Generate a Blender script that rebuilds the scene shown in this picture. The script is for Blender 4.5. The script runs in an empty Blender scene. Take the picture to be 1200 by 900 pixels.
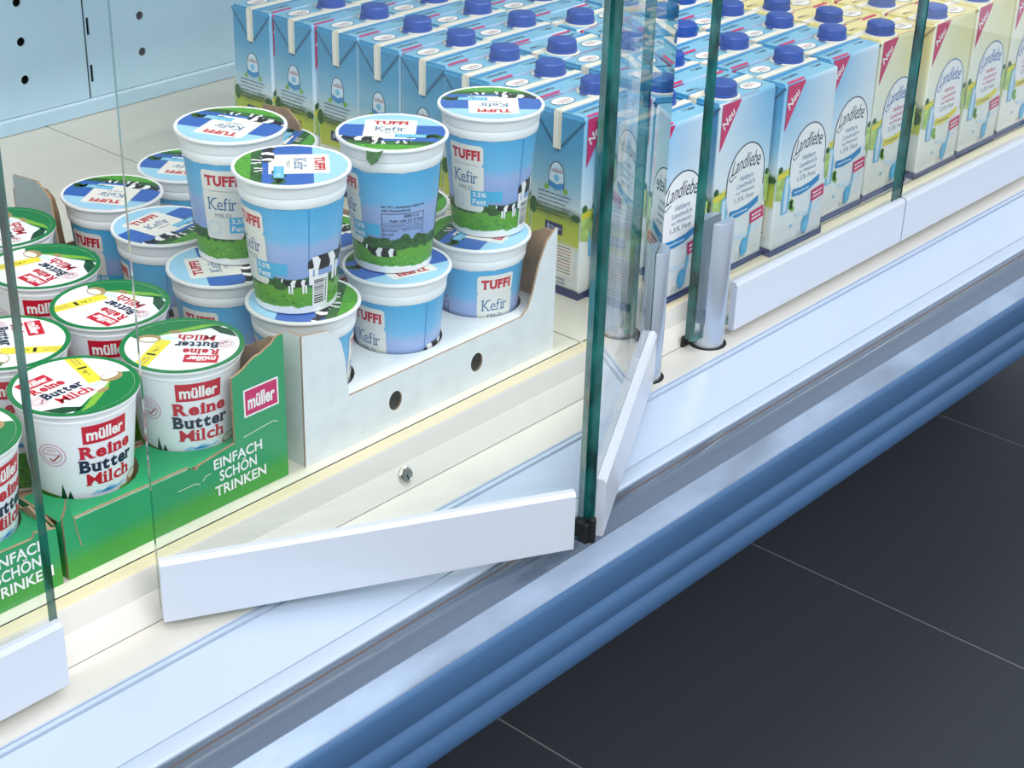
import bpy, math, random
from mathutils import Matrix, Vector
from mathutils.geometry import tessellate_polygon
random.seed(7)
scene = bpy.context.scene
COL = scene.collection
FLOOR = 1440.0                      # camera height above the floor, in mm


def W(x, y, z):
    """photo frame (mm, camera at the origin) to world metres (floor at z=0)"""
    return Vector((x / 1000, y / 1000, (z + FLOOR) / 1000))


# ------------------------------------------------------------------ camera
CR = Vector((0.66614466, -0.74536915, 0.02600236))
CD = Vector((-0.32930687, -0.32522898, -0.88644407))
CF = Vector((0.66918478, 0.58193723, -0.46210473))
FPX = 1954.881
cam_d = bpy.data.cameras.new('camera')
cam = bpy.data.objects.new('camera', cam_d)
COL.objects.link(cam)
cam_d.sensor_fit = 'HORIZONTAL'
cam_d.sensor_width = 36
cam_d.lens = FPX / 1200 * 36
cam_d.clip_start = 0.02
m = Matrix.Identity(4)
for i in range(3):
    m[i][0] = CR[i]
    m[i][1] = -CD[i]
    m[i][2] = -CF[i]
m.translation = W(0, 0, 0)
cam.matrix_world = m
scene.camera = cam


def project(x, y, z):
    v = Vector((x, y, z))
    w = v.dot(CF)
    return 600 + FPX * v.dot(CR) / w, 450 + FPX * v.dot(CD) / w


# ------------------------------------------------------------------ world, lights, exposure
world = bpy.data.worlds.new('shop_ambient')
scene.world = world
world.use_nodes = True
bg = world.node_tree.nodes['Background']
bg.inputs[0].default_value = (0.80, 0.895, 1.0, 1)
bg.inputs[1].default_value = 0.86
scene.view_settings.view_transform = 'Standard'
scene.view_settings.look = 'None'
scene.view_settings.gamma = 1
scene.view_settings.use_curve_mapping = False
scene.view_settings.exposure = -0.15
scene.cycles.transparent_max_bounces = 24


def area(name, loc, target, sx, sy, power, color):
    d = bpy.data.lights.new(name, 'AREA')
    d.shape = 'RECTANGLE'
    d.size = sx
    d.size_y = sy
    d.energy = power
    d.color = color
    o = bpy.data.objects.new(name, d)
    COL.objects.link(o)
    o.location = loc
    o.rotation_euler = (Vector(target) - Vector(loc)).to_track_quat('-Z', 'Y').to_euler()
    return o


# ceiling luminaires over the aisle, and the case's own lamp under the added canopy
area('ceiling_lamp_aisle', (0.3, -1.4, 2.9), (1.0, 0.9, 0.8), 3.2, 1.0, 75, (0.97, 0.985, 1.0))
area('ceiling_lamp_above', (1.2, 0.1, 3.2), (1.2, 0.9, 0.8), 3.0, 0.6, 14, (0.97, 0.985, 1.0))
area('case_lamp', (1.1, 0.90, 1.70), (1.1, 0.97, 0.8), 3.6, 0.05, 14, (1.0, 0.97, 0.92))

# ------------------------------------------------------------------ materials


def C(h, k=1.0):
    h = h.lstrip('#')
    o = []
    for i in (0, 2, 4):
        c = int(h[i:i + 2], 16) / 255
        o.append(k * (c / 12.92 if c <= 0.04045 else ((c + 0.055) / 1.055) ** 2.4))
    return (o[0], o[1], o[2], 1)


MATS = {}


def new_mat(name):
    mt = bpy.data.materials.new(name)
    mt.use_nodes = True
    nt = mt.node_tree
    b = nt.nodes['Principled BSDF']
    MATS[name] = mt
    return mt, nt, b


def mat(name, col, rough=0.5, metal=0.0, spec=0.5, var=0.0, scale=40.0, bump=0.0, bscale=300.0, stretch=None, coat=0.0):
    mt, nt, b = new_mat(name)
    b.inputs['Base Color'].default_value = C(col)
    b.inputs['Roughness'].default_value = rough
    b.inputs['Metallic'].default_value = metal
    b.inputs['Specular IOR Level'].default_value = spec
    if coat:
        b.inputs['Coat Weight'].default_value = coat
        b.inputs['Coat Roughness'].default_value = 0.08
    if var or bump:
        tc = nt.nodes.new('ShaderNodeTexCoord')
        mp = nt.nodes.new('ShaderNodeMapping')
        if stretch:
            mp.inputs['Scale'].default_value = stretch
        nt.links.new(tc.outputs['Object'], mp.inputs['Vector'])
    if var:
        n = nt.nodes.new('ShaderNodeTexNoise')
        n.inputs['Scale'].default_value = scale
        n.inputs['Detail'].default_value = 4
        nt.links.new(mp.outputs[0], n.inputs['Vector'])
        r = nt.nodes.new('ShaderNodeValToRGB')
        c = C(col)
        r.color_ramp.elements[0].position = 0.3
        r.color_ramp.elements[1].position = 0.7
        r.color_ramp.elements[0].color = tuple(max(0, x * (1 - var)) for x in c[:3]) + (1,)
        r.color_ramp.elements[1].color = tuple(min(1, x * (1 + var)) for x in c[:3]) + (1,)
        nt.links.new(n.outputs['Fac'], r.inputs[0])
        nt.links.new(r.outputs[0], b.inputs['Base Color'])
    if bump:
        n2 = nt.nodes.new('ShaderNodeTexNoise')
        n2.inputs['Scale'].default_value = bscale
        n2.inputs['Detail'].default_value = 3
        nt.links.new(mp.outputs[0], n2.inputs['Vector'])
        bp = nt.nodes.new('ShaderNodeBump')
        bp.inputs['Strength'].default_value = bump
        bp.inputs['Distance'].default_value = 0.001
        nt.links.new(n2.outputs['Fac'], bp.inputs['Height'])
        nt.links.new(bp.outputs[0], b.inputs['Normal'])
    return mt


def ramp_mat(name, stops, height, rough=0.4, wob=0.0, wscale=60.0, grain=0.0, xg=None):
    """print that runs from the foot (0) to the top (height, m): stops = [(pos, hex)], wob = ragged band edges"""
    mt, nt, b = new_mat(name)
    b.inputs['Roughness'].default_value = rough
    L = nt.links.new
    tc = nt.nodes.new('ShaderNodeTexCoord')
    sp = nt.nodes.new('ShaderNodeSeparateXYZ')
    L(tc.outputs['Object'], sp.inputs[0])
    mul = nt.nodes.new('ShaderNodeMath')
    mul.operation = 'DIVIDE'
    L(sp.outputs['Z'], mul.inputs[0])
    mul.inputs[1].default_value = height
    src = mul.outputs[0]
    if wob:
        n = nt.nodes.new('ShaderNodeTexNoise')
        n.inputs['Scale'].default_value = wscale
        n.inputs['Detail'].default_value = 5
        L(tc.outputs['Object'], n.inputs['Vector'])
        ma = nt.nodes.new('ShaderNodeMath')
        ma.operation = 'MULTIPLY_ADD'
        L(n.outputs['Fac'], ma.inputs[0])
        ma.inputs[1].default_value = wob
        L(src, ma.inputs[2])
        sb = nt.nodes.new('ShaderNodeMath')
        sb.operation = 'SUBTRACT'
        L(ma.outputs[0], sb.inputs[0])
        sb.inputs[1].default_value = wob * 0.5
        src = sb.outputs[0]
    r = nt.nodes.new('ShaderNodeValToRGB')
    el = r.color_ramp.elements
    while len(el) < len(stops):
        el.new(0.5)
    for e, (p, c) in zip(el, stops):
        e.position = p
        e.color = C(c)
    L(src, r.inputs[0])
    out = r.outputs[0]
    if xg:
        mx = nt.nodes.new('ShaderNodeMix')
        mx.data_type = 'RGBA'
        mr = nt.nodes.new('ShaderNodeMapRange')
        mr.inputs[1].default_value = xg[0]
        mr.inputs[2].default_value = xg[1]
        L(sp.outputs['X'], mr.inputs[0])
        L(mr.outputs[0], mx.inputs[0])
        L(out, mx.inputs[6])
        mx.inputs[7].default_value = C(xg[2])
        out = mx.outputs[2]
    if grain:
        n2 = nt.nodes.new('ShaderNodeTexNoise')
        n2.inputs['Scale'].default_value = 420
        L(tc.outputs['Object'], n2.inputs['Vector'])
        hs = nt.nodes.new('ShaderNodeHueSaturation')
        mr2 = nt.nodes.new('ShaderNodeMapRange')
        mr2.inputs[3].default_value = 1 - grain
        mr2.inputs[4].default_value = 1 + grain
        L(n2.outputs['Fac'], mr2.inputs[0])
        L(mr2.outputs[0], hs.inputs['Value'])
        L(out, hs.inputs['Color'])
        out = hs.outputs[0]
    L(out, b.inputs['Base Color'])
    return mt


mat('white_steel', '#d8d4cc', 0.28, var=0.03, scale=9)
mat('panel_white', '#bccadd', 0.25, var=0.02, scale=6)
mat('shelf_cream', '#dfdacb', 0.35, var=0.03, scale=14)
mat('cream_edge', '#dccfb0', 0.35)
mat('rail_white', '#d0d5e0', 0.25)
mat('back_panel', '#b4d2e4', 0.30, var=0.06, scale=5)
mat('gap_shade', '#08090b', 0.7)  # black painted in for the dark inside gaps and holes
mat('black_rubber', '#121416', 0.55)
mat('rail_grey', '#5b6779', 0.16, var=0.05, scale=12, stretch=(0.2, 1, 1), coat=0.3)
mat('seal_brown', '#6a5144', 0.6)
mat('steel_strip', '#a2b2c8', 0.36, metal=0.6, var=0.25, scale=30, stretch=(0.3, 1, 1), bump=0.1)
mat('rub_blue', '#42668f', 0.36, var=0.07, scale=18, stretch=(0.25, 1, 1))
mat('body_grey', '#3c4a58', 0.5)
mat('floor_tile', '#42464e', 0.6, var=0.12, scale=230, bump=0.25, bscale=600)
mat('grout', '#9a9694', 0.9)
mat('aluminium', '#c9d2de', 0.30, metal=0.85)
mat('nickel', '#c8c6bd', 0.2, metal=1.0)
mat('cup_white', '#f0f2f4', 0.30)
mat('foil_white', '#efeeee', 0.33)
mat('red', '#c4112f', 0.35)
mat('deep_red', '#a8152b', 0.35)
mat('navy_ink', '#142444', 0.35)
mat('black_ink', '#15171c', 0.4)
mat('grey_ink', '#5a6a86', 0.4)
mat('white_ink', '#f6f6f6', 0.35)
mat('cream_ink', '#f1ece0', 0.35)
mat('pink_ink', '#d08aa4', 0.4)
mat('pink', '#cf1f66', 0.35)
mat('yellow', '#eadc3e', 0.35)
mat('lid_green', '#0f7a3f', 0.3)
mat('leaf_green', '#7db43a', 0.35)
mat('dark_leaf', '#0c4a2c', 0.35)
mat('grass', '#4f9c2c', 0.4, var=0.35, scale=350)
mat('tree', '#2c5e2a', 0.45, var=0.5, scale=300)
mat('bowl', '#a98d62', 0.4, var=0.2, scale=200)
mat('sky_ink', '#9fd0ec', 0.35)
mat('cyan_ink', '#4db4e0', 0.35)
mat('blue_ink', '#2f63b8', 0.32)
mat('mid_blue', '#2c8ac6', 0.35)
mat('glass_blue', '#79bfe6', 0.35)
mat('pale_blue', '#d3e8f6', 0.35)
mat('navy', '#232c66', 0.38)
mat('kefir_blue', '#3f6f9f', 0.4)
mat('crease_blue', '#1f6488', 0.4)
mat('meadow', '#b3cf74', 0.4, var=0.3, scale=140)
mat('card_white', '#e9e8e2', 0.4)
mat('tray_white', '#e4e8ea', 0.55, var=0.05, scale=60)
mat('kraft', '#a3866a', 0.8, var=0.15, scale=90)
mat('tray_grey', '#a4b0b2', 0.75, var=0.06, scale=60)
ramp_mat('tray_green', [(0.0, '#3f9c3a'), (0.10, '#3f9c3a'), (0.20, '#219a63'), (1.0, '#219a63')], 0.125, 0.5)
mat('tear_white', '#cfe0d0', 0.8)
mat('cap_blue', '#214ba2', 0.38)
mat('seam_white', '#e2dccd', 0.5)
ramp_mat('kefir_body', [(0.0, '#eef0f2'), (0.055, '#eef0f2'), (0.06, '#4c9a28'), (0.20, '#66a836'), (0.225, '#2c5c28'),
                        (0.275, '#2f6429'), (0.285, '#8ba5da'), (0.50, '#9db4e2'), (0.57, '#72bae6'), (0.76, '#52aee0'),
                        (0.805, '#52aee0'), (0.81, '#f0f2f4'), (1, '#f0f2f4')], 0.115, 0.32, wob=0.07, wscale=80, grain=0.05)
ramp_mat('mull_body', [(0.0, '#6aa43a'), (0.035, '#6aa43a'), (0.05, '#e9eff6'), (0.10, '#e9eff6'), (0.6, '#eef2f8'),
                       (1, '#f0f2f5')], 0.115, 0.3)
ramp_mat('carton_front_blue', [(0.0, '#eceae4'), (0.30, '#e9eef0'), (0.55, '#d7e9f5'), (0.80, '#98c9ea'), (1, '#7cbae4')], 0.19, 0.3,
         xg=(-0.03, 0.075, '#eef3f8'))
ramp_mat('carton_front_yellow', [(0.0, '#efebe2'), (0.35, '#eef0ec'), (0.6, '#eceecb'), (0.80, '#ece6a8'), (1, '#e7dc98')], 0.19, 0.3,
         xg=(-0.03, 0.075, '#f3f3ea'))
SB = [(0.0, '#e6e6e2'), (0.27, '#dfe6e4'), (0.30, '#c9cf4a'), (0.40, '#b5c23c'), (0.45, '#5d7a3c'), (0.49, '#cfdfe4'),
      (0.62, '#8cc0da'), (0.80, '#4b9dc8'), (1, '#3a90c2')]
ramp_mat('carton_side_blue', SB, 0.19, 0.35, wob=0.05, wscale=60)
SY = [(p, c) for p, c in SB[:5]] + [(0.49, '#eeedd6'), (0.62, '#ece7c2'), (0.80, '#e9dea6'), (1, '#e5d692')]
ramp_mat('carton_side_yellow', SY, 0.19, 0.35, wob=0.05, wscale=60)
mat('carton_top_blue', '#7db8d6', 0.32, var=0.05, scale=30)
mat('carton_top_yellow', '#ead99a', 0.32, var=0.05, scale=30)

# thin pane glass: clear, with a Fresnel mirror sheen
mt, nt, b = new_mat('glass')
nt.nodes.remove(b)
o = nt.nodes['Material Output']
tr = nt.nodes.new('ShaderNodeBsdfTransparent')
tr.inputs[0].default_value = (0.975, 0.992, 0.988, 1)
gl = nt.nodes.new('ShaderNodeBsdfGlossy')
gl.inputs['Roughness'].default_value = 0.0
gl.inputs[0].default_value = (1, 1, 1, 1)
geo = nt.nodes.new('ShaderNodeNewGeometry')
dt = nt.nodes.new('ShaderNodeVectorMath')
dt.operation = 'DOT_PRODUCT'
nt.links.new(geo.outputs['Normal'], dt.inputs[0])
nt.links.new(geo.outputs['Incoming'], dt.inputs[1])


def chain(op, src, val, swap=False):
    q = nt.nodes.new('ShaderNodeMath')
    q.operation = op
    nt.links.new(src, q.inputs[1 if swap else 0])
    if val is not None:
        q.inputs[0 if swap else 1].default_value = val
    return q.outputs[0]


fz = chain('ABSOLUTE', dt.outputs['Value'], None)      # Schlick's reflectance, same from both sides of the pane
fz = chain('SUBTRACT', fz, 1.0, True)
fz = chain('POWER', fz, 5.0)
fz = chain('MULTIPLY', fz, 0.96)
fz = chain('ADD', fz, 0.04)
mx = nt.nodes.new('ShaderNodeMixShader')
nt.links.new(fz, mx.inputs[0])
nt.links.new(tr.outputs[0], mx.inputs[1])
nt.links.new(gl.outputs[0], mx.inputs[2])
nt.links.new(mx.outputs[0], o.inputs[0])
mt, nt, b = new_mat('glass_edge')
b.inputs['Roughness'].default_value = 0.12
b.inputs['Specular IOR Level'].default_value = 0.9
tc = nt.nodes.new('ShaderNodeTexCoord')
mp = nt.nodes.new('ShaderNodeMapping')
mp.inputs['Scale'].default_value = (60, 60, 22)
nz = nt.nodes.new('ShaderNodeTexNoise')
nz.inputs['Scale'].default_value = 1
rp = nt.nodes.new('ShaderNodeValToRGB')
rp.color_ramp.elements[0].position = 0.35
rp.color_ramp.elements[0].color = C('#053436')
rp.color_ramp.elements[1].position = 0.75
rp.color_ramp.elements[1].color = C('#2b8f88')  # lighter teal bands paint light caught in the opaque edge
nt.links.new(tc.outputs['Object'], mp.inputs[0])
nt.links.new(mp.outputs[0], nz.inputs['Vector'])
nt.links.new(nz.outputs['Fac'], rp.inputs[0])
nt.links.new(rp.outputs[0], b.inputs['Base Color'])


# ------------------------------------------------------------------ mesh helpers (all local coordinates in mm)
class MB:
    def __init__(s):
        s.v = []
        s.f = []
        s.m = []
        s.mats = []

    def mi(s, name):
        if name not in s.mats:
            s.mats.append(name)
        return s.mats.index(name)

    def add(s, verts, faces, mname):
        o = len(s.v)
        s.v += [tuple(p) for p in verts]
        k = s.mi(mname)
        for f in faces:
            s.f.append(tuple(i + o for i in f))
            s.m.append(k)
        return s

    def box(s, x0, x1, y0, y1, z0, z1, mname):
        vs = [(x, y, z) for z in (z0, z1) for y in (y0, y1) for x in (x0, x1)]
        return s.add(vs, [(0, 2, 3, 1), (4, 5, 7, 6), (0, 1, 5, 4), (1, 3, 7, 5), (3, 2, 6, 7), (2, 0, 4, 6)], mname)

    def lathe(s, prof, mname, n=48, cx=0, cy=0, close=True):
        """prof = [(r, z[, material])] from bottom to top"""
        o = len(s.v)
        cur = mname
        for p in prof:
            for i in range(n):
                a = 2 * math.pi * i / n
                s.v.append((cx + p[0] * math.cos(a), cy + p[0] * math.sin(a), p[1]))
        for j in range(len(prof) - 1):
            cur = prof[j][2] if len(prof[j]) > 2 else cur
            k = s.mi(cur)
            for i in range(n):
                i2 = (i + 1) % n
                s.f.append((o + j * n + i, o + j * n + i2, o + (j + 1) * n + i2, o + (j + 1) * n + i))
                s.m.append(k)
        if close:
            s.f.append(tuple(o + i for i in range(n))[::-1])
            s.m.append(s.mi(mname))
            s.f.append(tuple(o + (len(prof) - 1) * n + i for i in range(n)))
            s.m.append(s.mi(cur))
        return s

    def sweep_x(s, prof, x0, x1, mname, closed=True):
        """extrude a (y, z) outline along x"""
        n = len(prof)
        vs = [(x0, y, z) for y, z in prof] + [(x1, y, z) for y, z in prof]
        fs = [(i, (i + 1) % n, n + (i + 1) % n, n + i) for i in range(n if closed else n - 1)]
        s.add(vs, fs, mname)
        if closed:
            tri = tessellate_polygon([[Vector((y, z, 0)) for y, z in prof]])
            s.add([(x0, y, z) for y, z in prof], [tuple(t) for t in tri], mname)
            s.add([(x1, y, z) for y, z in prof], [tuple(t) for t in tri], mname)
        return s

    def plate(s, outer, holes, t, frame, m_out, m_in=None):
        """flat board: polygon (with holes) in a frame(origin, ux, uy, normal); face at the normal side, thickness t behind it"""
        org, ux, uy, nn = [Vector(q) for q in frame]
        m_in = m_in or m_out
        loops = [outer] + list(holes)
        tri = tessellate_polygon([[Vector((a, b_, 0)) for a, b_ in lp] for lp in loops])
        pts = [p for lp in loops for p in lp]
        F = [org + ux * a + uy * b_ for a, b_ in pts]
        B = [p - nn * t for p in F]
        s.add(F, [tuple(q) for q in tri], m_out)
        s.add(B, [tuple(q)[::-1] for q in tri], m_in)
        k = 0
        for lp in loops:
            n = len(lp)
            vs = F[k:k + n] + B[k:k + n]
            s.add(vs, [(i, (i + 1) % n, n + (i + 1) % n, n + i) for i in range(n)], m_in)
            k += n
        return s

    def build(s, name, parent=None, loc=None, rotz=0, smooth=None, bevel=0):
        me = bpy.data.meshes.new(name)
        me.from_pydata([(x / 1000, y / 1000, z / 1000) for x, y, z in s.v], [], s.f)
        for q in s.mats:
            me.materials.append(MATS[q])
        me.polygons.foreach_set('material_index', s.m)
        me.validate()
        if smooth:
            me.polygons.foreach_set('use_smooth', [True] * len(me.polygons))
            me.set_sharp_from_angle(angle=math.radians(smooth))
        me.update()
        ob = bpy.data.objects.new(name, me)
        COL.objects.link(ob)
        if parent is not None:
            ob.parent = parent
        if loc is not None:
            ob.location = loc
        ob.rotation_euler = (0, 0, rotz)
        if bevel:
            bv = ob.modifiers.new('bevel', 'BEVEL')
            bv.width = bevel / 1000
            bv.segments = 2
            bv.limit_method = 'ANGLE'
            bv.angle_limit = math.radians(50)
        return ob


def circ(cx, cy, r, n=28, ry=None):
    ry = ry or r
    return [(cx + r * math.cos(2 * math.pi * i / n), cy + ry * math.sin(2 * math.pi * i / n)) for i in range(n)]


def rect(x0, y0, x1, y1):
    return [(x0, y0), (x1, y0), (x1, y1), (x0, y1)]


def rrect(x0, y0, x1, y1, r):
    o = []
    for cx, cy, a0 in ((x1 - r, y0 + r, -90), (x1 - r, y1 - r, 0), (x0 + r, y1 - r, 90), (x0 + r, y0 + r, 180)):
        for k in range(5):
            a = math.radians(a0 + k * 22.5)
            o.append((cx + r * math.cos(a), cy + r * math.sin(a)))
    return o


def tag(o, label=None, cat=None, group=None, kind=None):
    if label:
        o['label'] = label
    if cat:
        o['category'] = cat
    if group:
        o['group'] = group
    if kind:
        o['kind'] = kind
    return o


def empty(name, loc, rotz=0):
    o = bpy.data.objects.new(name, None)
    o.empty_display_size = 0.05
    COL.objects.link(o)
    o.location = loc
    o.rotation_euler = (0, 0, rotz)
    return o


def copy_tree(o, parent=None):
    c = o.copy()
    COL.objects.link(c)
    c.parent = parent
    for ch in list(o.children):
        copy_tree(ch, c)
    return c


# ------------------------------------------------------------------ lettering
TXT = {}


def glyphs(s, bold):
    key = (s, bold)
    if key in TXT:
        return TXT[key]
    cu = bpy.data.curves.new('lettering', 'FONT')
    cu.body = s
    cu.size = 1
    cu.offset = bold
    cu.resolution_u = 3
    ob = bpy.data.objects.new('lettering', cu)
    me = ob.to_mesh()
    vs = [(v.co.x, v.co.y) for v in me.vertices]
    tris = [tuple(p.vertices) for p in me.polygons]
    ob.to_mesh_clear()
    bpy.data.objects.remove(ob)
    bpy.data.curves.remove(cu)
    out = []
    for t in tris:
        for k in range(1, len(t) - 1):
            out.append((vs[t[0]], vs[t[k]], vs[t[k + 1]]))
    TXT[key] = out
    return out


def fit(tris, x, y, w, h, slant=0.0, rise=0.0, arch=0.0, flip=False):
    xs = [p[0] for t in tris for p in t]
    ys = [p[1] for t in tris for p in t]
    x0, x1, y0, y1 = min(xs), max(xs), min(ys), max(ys)
    sx = w / max(1e-6, x1 - x0)
    sy = h / max(1e-6, y1 - y0)
    out = []
    for t in tris:
        q = []
        for px, py in t:
            a = (px - x0) * sx
            c = (py - y0) * sy
            u = a / w
            q.append((x + a + slant * c, y + c + rise * a + arch * 4 * u * (1 - u)))
        out.append(tuple(q))
    return out


# slab feet for bold serif letters: (x as share of glyph width, where, width share)
SERIF = {'R': 'tl bl br', 'i': 'tl bc', 'n': 'tl bl br', 'B': 'tl bl', 'u': 'tl tr br', 'r': 'tl bl', 'M': 'bl br',
         'l': 'tl bc', 'h': 'tl bl br', 'K': 'tl tr bl br', 'f': 'bl', 'T': 'bc', 'F': 'tl bl', 'I': 'tc bc', 'U': 'tl tr',
         'L': 'tl bl', 'm': 'tl bl br', 'd': 'br', 'b': 'tl', 'a': 'br', 't': ''}


def serif(s, bold, slab=0.07, gap=0.055):
    out = []
    x = 0
    for ch in s:
        g = glyphs(ch, bold * 0.25 if ch == 'M' else bold)
        xs = [p[0] for t in g for p in t]
        ys = [p[1] for t in g for p in t]
        a, b_, y0, y1 = min(xs), max(xs), min(ys), max(ys)
        dx = x - a
        out += [tuple((px + dx, py) for px, py in t) for t in g]
        w = b_ - a
        st = 0.10 + 2 * bold
        if ch in 'il':
            w = max(w, st)
            x += 0.03
            out = out[:-len(g)] + [tuple((px + dx + 0.03, py) for px, py in t) for t in g]
        for p in SERIF.get(ch, '').split():
            yy = y0 if p[0] == 'b' else (y1 if ch not in 'i' else y1 * 0.74)
            cx = {'l': x + st / 2, 'r': x + w - st / 2, 'c': x + w / 2}[p[1]]
            hw = st / 2 + 0.055
            l, r = cx - hw, cx + hw
            if p == 'tl' and ch in 'inruhlm':
                r = cx
            ya, yb = (yy, yy + slab) if p[0] == 'b' else (yy - slab, yy)
            out += [((l, ya), (r, ya), (r, yb)), ((l, ya), (r, yb), (l, yb))]
        x += w + gap + (0.03 if ch in 'il' else 0)
    return out


class Print:
    """flat print: layers of triangles in mm, later laid on a surface"""

    def __init__(s):
        s.t = []

    def tris(s, tris, mname, layer):
        for t in tris:
            s.t.append((t, mname, layer))
        return s

    def poly(s, pts, mname, layer):
        tri = tessellate_polygon([[Vector((a, b_, 0)) for a, b_ in pts]])
        return s.tris([tuple(pts[i] for i in q) for q in tri], mname, layer)

    def line(s, pts, w, mname, layer):
        for (ax, ay), (bx, by) in zip(pts, pts[1:]):
            d = math.hypot(bx - ax, by - ay) or 1
            nx, ny = -(by - ay) / d * w / 2, (bx - ax) / d * w / 2
            s.poly([(ax + nx, ay + ny), (ax - nx, ay - ny), (bx - nx, by - ny), (bx + nx, by + ny)], mname, layer)
        return s

    def text(s, st, x, y, w, h, mname, layer, bold=0.0, **k):
        return s.tris(fit(glyphs(st, bold), x, y, w, h, **k), mname, layer)

    def stext(s, st, x, y, w, h, mname, layer, bold=0.03, **k):
        return s.tris(fit(serif(st, bold), x, y, w, h, **k), mname, layer)

    def words(s, x, y, w, h, mname, layer, seed=1):
        """a line of print too small to read"""
        r = random.Random(seed)
        p = x
        while p < x + w:
            l = r.uniform(1.2, 3.6)
            s.poly(rect(p, y, min(p + l, x + w), y + h * r.uniform(0.7, 1)), mname, layer)
            p += l + 0.6
        return s

    def turned(s, a, dx=0, dy=0):
        q = Print()
        c, n = math.cos(a), math.sin(a)
        for t, mm, l in s.t:
            q.t.append((tuple((px * c - py * n + dx, px * n + py * c + dy) for px, py in t), mm, l))
        return q

    def put_plane(s, mb, org, ux, uy, nn, base=0.3, step=0.07):
        org, ux, uy, nn = Vector(org), Vector(ux), Vector(uy), Vector(nn)
        for t, mm, l in s.t:
            o = nn * (base + step * l)
            mb.add([org + ux * a + uy * b_ + o for a, b_ in t], [(0, 1, 2)], mm)

    def put_cup(s, mb, rad, rmean=38.5, strip=4.0, base=0.28, step=0.07):
        """wrap around a cup: x = arc length, y = height"""
        for t, mm, l in s.t:
            lo = min(p[0] for p in t)
            hi = max(p[0] for p in t)
            k = math.floor(lo / strip)
            while k * strip < hi - 1e-9:
                poly = list(t)
                for edge, sg in ((k * strip, 1), ((k + 1) * strip, -1)):
                    res = []
                    for i in range(len(poly)):
                        p, q = poly[i], poly[(i + 1) % len(poly)]
                        dp, dq = sg * (p[0] - edge), sg * (q[0] - edge)
                        if dp >= 0:
                            res.append(p)
                        if (dp > 0 > dq) or (dp < 0 < dq):
                            u = dp / (dp - dq)
                            res.append((p[0] + (q[0] - p[0]) * u, p[1] + (q[1] - p[1]) * u))
                    poly = res
                    if len(poly) < 3:
                        break
                if len(poly) >= 3:
                    vs = []
                    for a, z in poly:
                        th = a / rmean
                        r = rad(z) + base + step * l
                        vs.append((r * math.cos(th), r * math.sin(th), z))
                    mb.add(vs, [tuple(range(len(vs)))], mm)
                k += 1


# ------------------------------------------------------------------ the floor
floor = MB()
floor.box(-2500, 5000, -2500, 3200, -FLOOR - 20, -FLOOR - 0.7, 'grout')
floor_o = tag(floor.build('floor', loc=(0, 0, FLOOR / 1000)), kind='structure')
tile_me = None
for i in range(-2, 5):
    for j in range(-2, 2):
        if tile_me is None:
            tb = MB().box(1.5, 598.5, 1.5, 598.5, -10, 0, 'floor_tile')
            to = tb.build('floor_tile', floor_o, bevel=0.3)
            tile_me = to
        else:
            to = tile_me.copy()
            COL.objects.link(to)
        to.location = ((745 + 600 * i) / 1000, (600 * j + 600) / 1000, -FLOOR / 1000)

# ------------------------------------------------------------------ the refrigerated display case
X0, X1 = -500, 2900
case = tag(empty('display_refrigerator', W(1100, 1200, -FLOOR)),
           'white open refrigerated display case with blue bumper and glass folding doors', 'refrigerator')
ORG = Vector((-1.1, -1.2, FLOOR / 1000))       # part location that brings photo-frame mm into place


def part(mb, name, parent=case, smooth=None, bevel=0):
    return mb.build(name, parent, loc=ORG if parent is case else (0, 0, 0), smooth=smooth, bevel=bevel)


# front deck with grooves and sloping front panel
d = MB()
d.sweep_x([(850, -728), (811.2, -728), (811, -731), (809.6, -731), (809.4, -728), (805.6, -728), (805.4, -732), (803.2, -732), (803, -728.8),
           (801, -729), (748, -735), (747.8, -737), (746.8, -737), (746.6, -735), (744, -734), (733, -734.5), (731, -736), (731, -742),
           (760, -760), (900, -760), (900, -740), (850, -740)], X0, X1, 'panel_white')
part(d, 'front_deck', smooth=30)
d = MB()
d.box(X0, X1, 812.5, 849.5, -728.5, -727.6, 'white_steel')
part(d, 'deck_cover')
# rising face behind the doors and product shelf
d = MB()
d.sweep_x([(850, -727.4), (859, -709), (860, -708), (864.5, -694), (866, -691), (869, -690), (880, -690), (880, -728)], X0, X1, 'white_steel')
part(d, 'shelf_front', smooth=25)
d = MB()
d.sweep_x([(866.4, -692), (866.6, -690.4), (869, -689.8), (878, -689.6), (878, -692)], X0, X1, 'cream_edge')
part(d, 'edge_strip')
for a, b_ in ((X0, 318), (320, 1108), (1110, 1898), (1900, X1)):
    part(MB().box(a, b_, 878, 1745, -700, -690, 'shelf_cream'), 'shelf_panel', bevel=0.6)
part(MB().sweep_x([(1745, -690), (1742, -689), (1741, -672), (1743, -669), (1760, -669), (1760, -690)], X0, X1, 'back_panel'), 'back_kerb')

# perforated back panels with slotted upright
cuts = [X0, 565, 1177, 1789, X1]
for a, b_ in zip(cuts, cuts[1:]):
    holes = []
    for k in range(3):
        hx = b_ - 90 - 0 if False else None
    for hx in (a + 83, b_ - 92):
        for zz in (-625, -578, -530, -482, -434, -386):
            holes.append(circ(hx - a, zz + 668, 5.6, 16))
    holes += [rect(2, zz + 668, 6, zz + 690) for zz in (-648, -588, -528, -468, -408)]
    mb = MB()
    mb.plate(rect(0, 0, b_ - a - 2.5, 868), holes, 2, ((a, 1742, -668), (1, 0, 0), (0, 0, 1), (0, -1, 0)), 'back_panel')
    part(mb, 'back_panel')
part(MB().box(X0, X1, 1752, 1760, -700, 200, 'gap_shade'), 'cavity_shade')  # black board paints the dark seen through the panel holes
part(MB().box(X0, X1, 1760, 1800, -1400, 260, 'body_grey'), 'rear_wall')
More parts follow.
